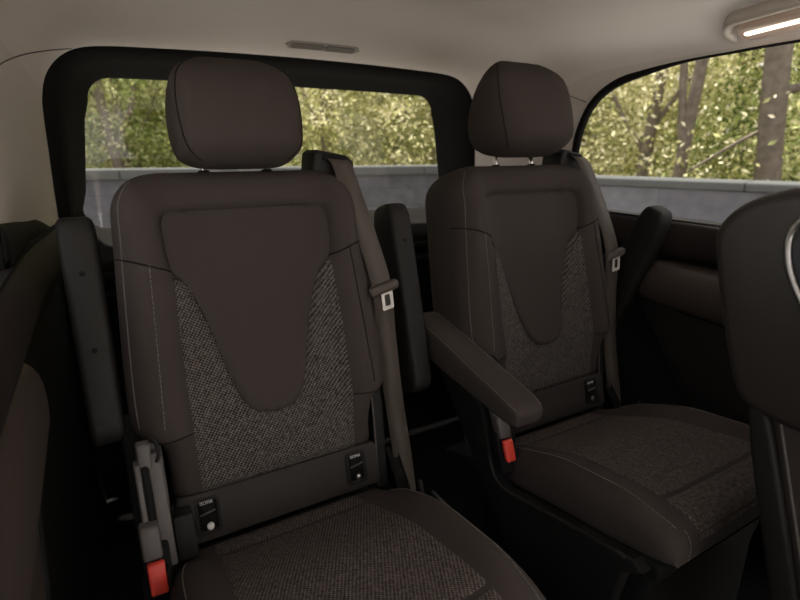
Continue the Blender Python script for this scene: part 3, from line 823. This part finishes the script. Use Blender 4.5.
ra['args'] = ra['args'][:6] + (Vector((RC+.332, 1.045, -.53)),)
ra['args'] = (Vector((0,-.36,.933)).normalized(), Vector((0,-.933,-.36)).normalized(), Vector((1,0,0)), .40, [(0,.095),(.5,.095),(1,.068)], [(0,.055),(1,.060)], Vector((RC+.332, 1.015, -.53)))
rseat = make_seat(RC, 'dark brown rear seat on the right by the side window, left armrest folded down', low_arm, ra, .017, .022)

# ------------------------------------------------------------------ seat in front on the right, only its side and raised armrest in view
fs = empty('front_row_seat', (1.06, .1, -1.04), 'black seat at the right edge with raised armrest, nearest to the viewer', 'car seat')
a2 = radians(18); AX = Vector((0, sin(a2), cos(a2))); UP = Vector((0, -cos(a2), sin(a2)))
def FB(x, s, n): return Vector((x, .310 if x > .77 else .290, -.42)) + AX*s + UP*n      # s up the back, n forwards from its rear edge
def fr_rings(x0, x1, prof, bevel=.012):
    pass
rows = []
for s in [-.42,-.415,-.40,-.3,-.2,-.1,-.02,.05,.12,.18,.215,.235,.245,.25]:
    k = 1
    if s > .18: k = sqrt(max(0, 1-((s-.18)/.07)**2))
    k = max(.25, k); dpt = .13*(.4+.6*k); ins = .03*(1-k)
    r = []
    for a, b_ in rrect(.50-2*ins, dpt, .03*(.4+.6*k), 6): r.append(FB(1.035+a, s, .068+b_))
    rows.append(r)
fbk = link('backrest', loft(rows), M['cloth'], fs)
link('piping', tube([FB(.7862, s, .028) for s in [-.40+.45*k/20 for k in range(21)]], .0026, 8), M['piping'], fbk)
link('back_shell', prism([(FB(1,s,n).y, FB(1,s,n).z) for s, n in ((-.42,-.02),(-.42,.018),(.02,.018),(.09,.012),(.10,-.004),(.0,-.014))], 'x', .775, 1.28, .006), M['plastic'], fs)
def FA(s, n): p = FB(0, s, n+.006); return (p.y, p.z)
op = smooth_path([Vector((s, n, 0)) for s, n in ((.312,-.014),(.333,-.006),(.353,.020),(.362,.055),(.361,.10),(.345,.15),(.28,.17),(.12,.175),(.065,.15),(.055,.10),(.062,.05),(.080,.012),(.105,-.012),(.16,-.018),(.25,-.018))], 5)
apoly = [FA(p.x, p.y) for p in op]
arm = link('armrest', prism(apoly, 'x', .712, .775, .016, 5), M['arm'], fs, autosmooth=50)
rim = smooth_path([(.7105,)+FA(s, n) for s, n in ((.335,.140),(.330,.108),(.312,.084),(.285,.076),(.25,.078),(.20,.092),(.15,.11))], 6)
link('edge_glint', tube(rim, .0045, 8), M['steel'], arm)  # bright arc stands in for a glossy reflection on the armrest edge
ip = [FA(s, n) for s, n in ((.328,.140),(.323,.112),(.307,.090),(.283,.082),(.25,.084),(.20,.098),(.15,.115),(.15,.16),(.32,.16))]
link('reflection_patch', prism(ip, 'x', .7085, .716, .002, 2), M['bluegrey'], arm, autosmooth=40)  # blue grey patch paints the reflection inside the arc
link('cushion', rbox(.79, 1.28, -.35, .20, -.80, -.66, .04, 4), M['cloth'], fs)
link('pedestal', rbox(.84, 1.22, -.25, .12, -1.04, -.78, .02), M['matt'], fs)

# ------------------------------------------------------------------ outside: walls, ground, trees
GZ = -1.65
grd = MB(); q = 60; grd.add([(-q,-q,GZ),(q+20,-q,GZ),(q+20,q+20,GZ),(-q,q+20,GZ)], [[0,1,2,3]])
tag(link('ground', grd, M['ground'], smooth=False), 'woodland ground outside the car', 'ground', None, 'structure')
pv = rbox(-9, 2.4, -12, 3.0, GZ, GZ+.03, .01, 2)  # unseen pale paving, added to bounce sunlight onto the headliner
tag(link('bounce_forecourt', pv, M['paving'], smooth=False), 'unseen pale paving added to bounce sunlight up into the cabin', 'paving', None, 'structure')
def garden_wall(p0, p1, ztop, cop_h, label):
    p0 = Vector(p0); p1 = Vector(p1); d = p1-p0; ln = d.length; ang = atan2(d.y, d.x)
    mid = (p0+p1)/2
    r = empty('garden_wall', (mid.x, mid.y, GZ), label, 'wall')
    r.rotation_euler.z = ang
    def loc(mb):                                        # built along x about the wall's own base
        for v in mb.v: v += Vector((mid.x, mid.y, GZ))
        return mb
    hgt = ztop-GZ
    link('masonry', loc(rbox(-ln/2, ln/2, -.11, .11, 0, hgt-cop_h, .01, 2)), M['stone'], r, autosmooth=40)
    x = -ln/2
    while x < ln/2-.01:
        x1 = min(ln/2, x+1.6)
        link('coping_slab', loc(rbox(x+.002, x1-.002, -.16, .16, hgt-cop_h, hgt, .012, 3)), M['coping'], r, autosmooth=40)
        x = x1
garden_wall((-4.5, 6.82), (5.6, 5.05), -.20, .10, 'long grey block wall seen through the rear window')
garden_wall((3.02, 3.30), (5.0, -2.3), -.20, .055, 'grey block wall seen through the right side window')

def leaf_cloud(seed, rx, ry, zlo, zhi, count, size, clumps):
    rnd = random.Random(seed); vs = []; fs_ = []
    cl = []
    for _ in range(clumps):
        z = zlo+(zhi-zlo)*rnd.random(); t = (z-zlo)/(zhi-zlo); k = .55+.55*sin(pi*min(1, t*.9+.15))
        a = rnd.random()*2*pi; r = sqrt(rnd.random())
        cl.append((Vector((rx*k*r*cos(a), ry*k*r*sin(a), z)), .14+.24*rnd.random()))
    for _ in range(count):
        cc, cr = rnd.choice(cl)
        p = cc+Vector((rnd.gauss(0, cr), rnd.gauss(0, cr), rnd.gauss(0, cr*.8)))
        if p.z < .05: p.z = .05+rnd.random()*.4
        s = size*(.6+.8*rnd.random())
        n = Vector((rnd.gauss(0,1), rnd.gauss(0,1), rnd.gauss(0,1)+.6)).normalized()
        a = n.orthogonal().normalized(); a.rotate(Matrix.Rotation(rnd.random()*6.28, 3, n)); b = n.cross(a)
        o = len(vs)
        vs += [p-a*s, p-b*s*.45+n*s*.1, p+a*s, p+b*s*.45+n*s*.1]; fs_.append((o, o+1, o+2, o+3))
    me = bpy.data.meshes.new('foliage'); me.from_pydata([tuple(v) for v in vs], [], fs_)
    return me
def trunk_mesh(path, r0, r1, branches=(), n=12, seed=1):
    rnd = random.Random(seed)
    P = smooth_path(path, 8); mb = MB(); rings_ = []
    m = len(P)
    for i, p in enumerate(P):
        rr_ = r0+(r1-r0)*i/(m-1); 
        rings_.append([p+Vector((cos(2*pi*k/n), sin(2*pi*k/n), 0))*rr_*(1+.10*sin(3*2*pi*k/n+i*.3)+.06*rnd.uniform(-1,1)) for k in range(n)])
    mb.join(loft(rings_))
    for path2, ra_, rb_ in branches: mb.join(tube(smooth_path(path2, 6), ra_, 7, rb_))
    me = bpy.data.meshes.new('trunk'); me.from_pydata([tuple(v) for v in mb.v], [], mb.f)
    for p in me.polygons: p.use_smooth = True
    return me
FOL = [leaf_cloud(11, 1.5, 1.5, .3, 5.2, 22000, .034, 95), leaf_cloud(12, 1.7, 1.5, .2, 4.8, 22000, .034, 100), leaf_cloud(13, 1.4, 1.6, .3, 5.6, 22000, .035, 95)]
TRK = [trunk_mesh([(0,0,0),(.05,0,1.5),(-.05,.05,3),(.1,0,5.2)], .10, .04, [([(0,0,1.6),(.5,.1,2.4),(.9,.2,3.4)], .035, .012), ([(0,0,2.0),(-.5,-.1,2.9),(-.8,-.2,3.9)], .035, .012)], seed=3),
       trunk_mesh([(0,0,0),(-.08,0,1.5),(.06,.05,3),(.0,0,5.2)], .13, .05, [([(0,0,1.2),(-.5,.1,2.0),(-.9,.2,3.0)], .035, .012), ([(0,0,2.2),(.5,-.1,2.9),(.9,-.2,3.9)], .035, .012)], seed=4)]
def tree(name, pos, fol, trk, lmat, label, group=None, rz=0, sc=1.0, cat='tree'):
    r = empty(name, (pos[0], pos[1], GZ), label, cat, group); r.rotation_euler.z = rz; r.scale = (sc,)*3
    if trk is not None:
        t = bpy.data.objects.new('trunk', trk); COL.objects.link(t); t.parent = r
        if not trk.materials: trk.materials.append(M['bark'])
    if fol is not None:
        f = bpy.data.objects.new('foliage', fol); COL.objects.link(f); f.parent = r
        if not fol.materials: fol.materials.append(M['leaf'])
        f.material_slots[0].link = 'OBJECT'; f.material_slots[0].material = lmat
    return r
rnd = random.Random(5)
lm = [M['leaf'], M['leaf2'], M['leaf3']]
# the wood behind the long wall and the one behind the side wall
k = 0
for row, (d, step, sc) in enumerate(((10.0, 1.7, 1.0), (12.0, 2.0, 1.15), (15.0, 2.6, 1.5), (20.0, 3.6, 2.1))):
    x = -3.0-.3*row*2
    while x < d*.78+2.0:
        y = d-.18*x+rnd.uniform(-.4,.4)
        tree('leafy_tree', (x+rnd.uniform(-.3,.3), y), FOL[k%3], TRK[k%2], lm[(0,1,2,0,1,0,1)[k%7]], 'leafy green tree in the wood behind the long rear wall', 'trees behind the rear wall', rnd.random()*6.28, sc*rnd.uniform(.9,1.1))
        x += step; k += 1
for row, (d, step, sc) in enumerate(((7.2, 1.8, .95), (10.0, 2.0, 1.2), (13.5, 2.7, 1.5), (19, 3.6, 2.1))):
    a = radians((57, 49, 43, 38)[row])
    while a < radians(79):
        tree('leafy_tree', (d*sin(a)+rnd.uniform(-.3,.3), d*cos(a)+rnd.uniform(-.3,.3)), FOL[k%3], TRK[k%2], lm[(1,0,1,2,1,0,1)[k%7]], 'leafy yellow green tree in the wood behind the side wall', 'trees behind the side wall', rnd.random()*6.28, sc*rnd.uniform(.9,1.1))
        a += step/d; k += 1
# trees picked out by their trunks
def ray_pt(rx, ry, d): 
    l = sqrt(rx*rx+ry*ry); return (rx/l*d, ry/l*d)
def G(d, az, z):   # offset helper
    return None
bx_, by_ = ray_pt(.896, .444, 5.6)
big = trunk_mesh([(.12,-.07,0),(.10,-.06,1.2),(.055,-.03,1.65),(.0,.0,2.4),(-.03,.02,3.4),(-.02,0,5)], .105, .085,
     [([(0,0,1.81),(-.12,.2,1.66),(-.26,.46,1.44)], .018, .010), ([(0,0,2.1),(.3,-.6,2.2),(.5,-1.0,2.35)], .04, .015)], 16, 8)
tree('pine_tree', (bx_, by_), None, big, None, 'thick grey brown tree trunk standing right of the side window, slightly leaning', None)
fx, fy = ray_pt(.844, .537, 5.9)
fork = trunk_mesh([(0,0,0),(0,0,1.2),(.005,-.0,1.65),(.05,-.03,2.4),(.12,-.07,3.4),(.2,-.1,4.6)], .062, .046, [([(0,0,1.55),(-.04,.03,1.9),(-.10,.06,2.5),(-.16,.1,3.6)], .042, .03)], 14, 9)
tree('forked_tree', (fx, fy), None, fork, None, 'forked grey tree with a leaning trunk in the middle of the side window', None)
sx, sy = ray_pt(.03, 1.0, 9.6)
slim = trunk_mesh([(0.1,0,0),(.05,0,1.3),(-.05,0,2.2),(-.12,0,3.4)], .085, .06, [([(.0,0,1.6),(.35,0,2.3),(.5,0,3.2)], .05, .03)], 12, 10)
tree('slim_tree', (sx, sy), None, slim, None, 'dim grey leaning trunk at the left of the rear window', None)

# ------------------------------------------------------------------ light
w = bpy.data.worlds.new('world'); S.world = w; w.use_nodes = True
nt = w.node_tree; nt.nodes.clear()
o = N(nt, 'ShaderNodeOutputWorld'); bg_ = N(nt, 'ShaderNodeBackground')
tc = N(nt, 'ShaderNodeTexCoord'); sp = N(nt, 'ShaderNodeSeparateXYZ'); L(nt, tc.outputs['Generated'], sp.inputs[0])
mr = N(nt, 'ShaderNodeMapRange'); mr.inputs[1].default_value = -.05; mr.inputs[2].default_value = .9; L(nt, sp.outputs[2], mr.inputs[0])
cr = N(nt, 'ShaderNodeValToRGB'); cr.color_ramp.elements[0].color = (1,.955,.91,1); cr.color_ramp.elements[1].color = (.92,.92,.98,1)
L(nt, mr.outputs[0], cr.inputs[0]); L(nt, cr.outputs[0], bg_.inputs[0]); bg_.inputs[1].default_value = 1.0
L(nt, bg_.outputs[0], o.inputs[0])
sun = bpy.data.lights.new('sun', 'SUN'); sun.energy = 9; sun.angle = radians(1.5); sun.color = (1, .95, .87)
so = bpy.data.objects.new('sun', sun); COL.objects.link(so)
so.rotation_euler = Vector((.0,-.17,-.98)).to_track_quat('-Z', 'Y').to_euler(); so.location = (0,0,20)

vs = S.view_settings
vs.view_transform = 'Standard'; vs.look = 'None'; vs.gamma = 1; vs.use_curve_mapping = False; vs.exposure = 1.55
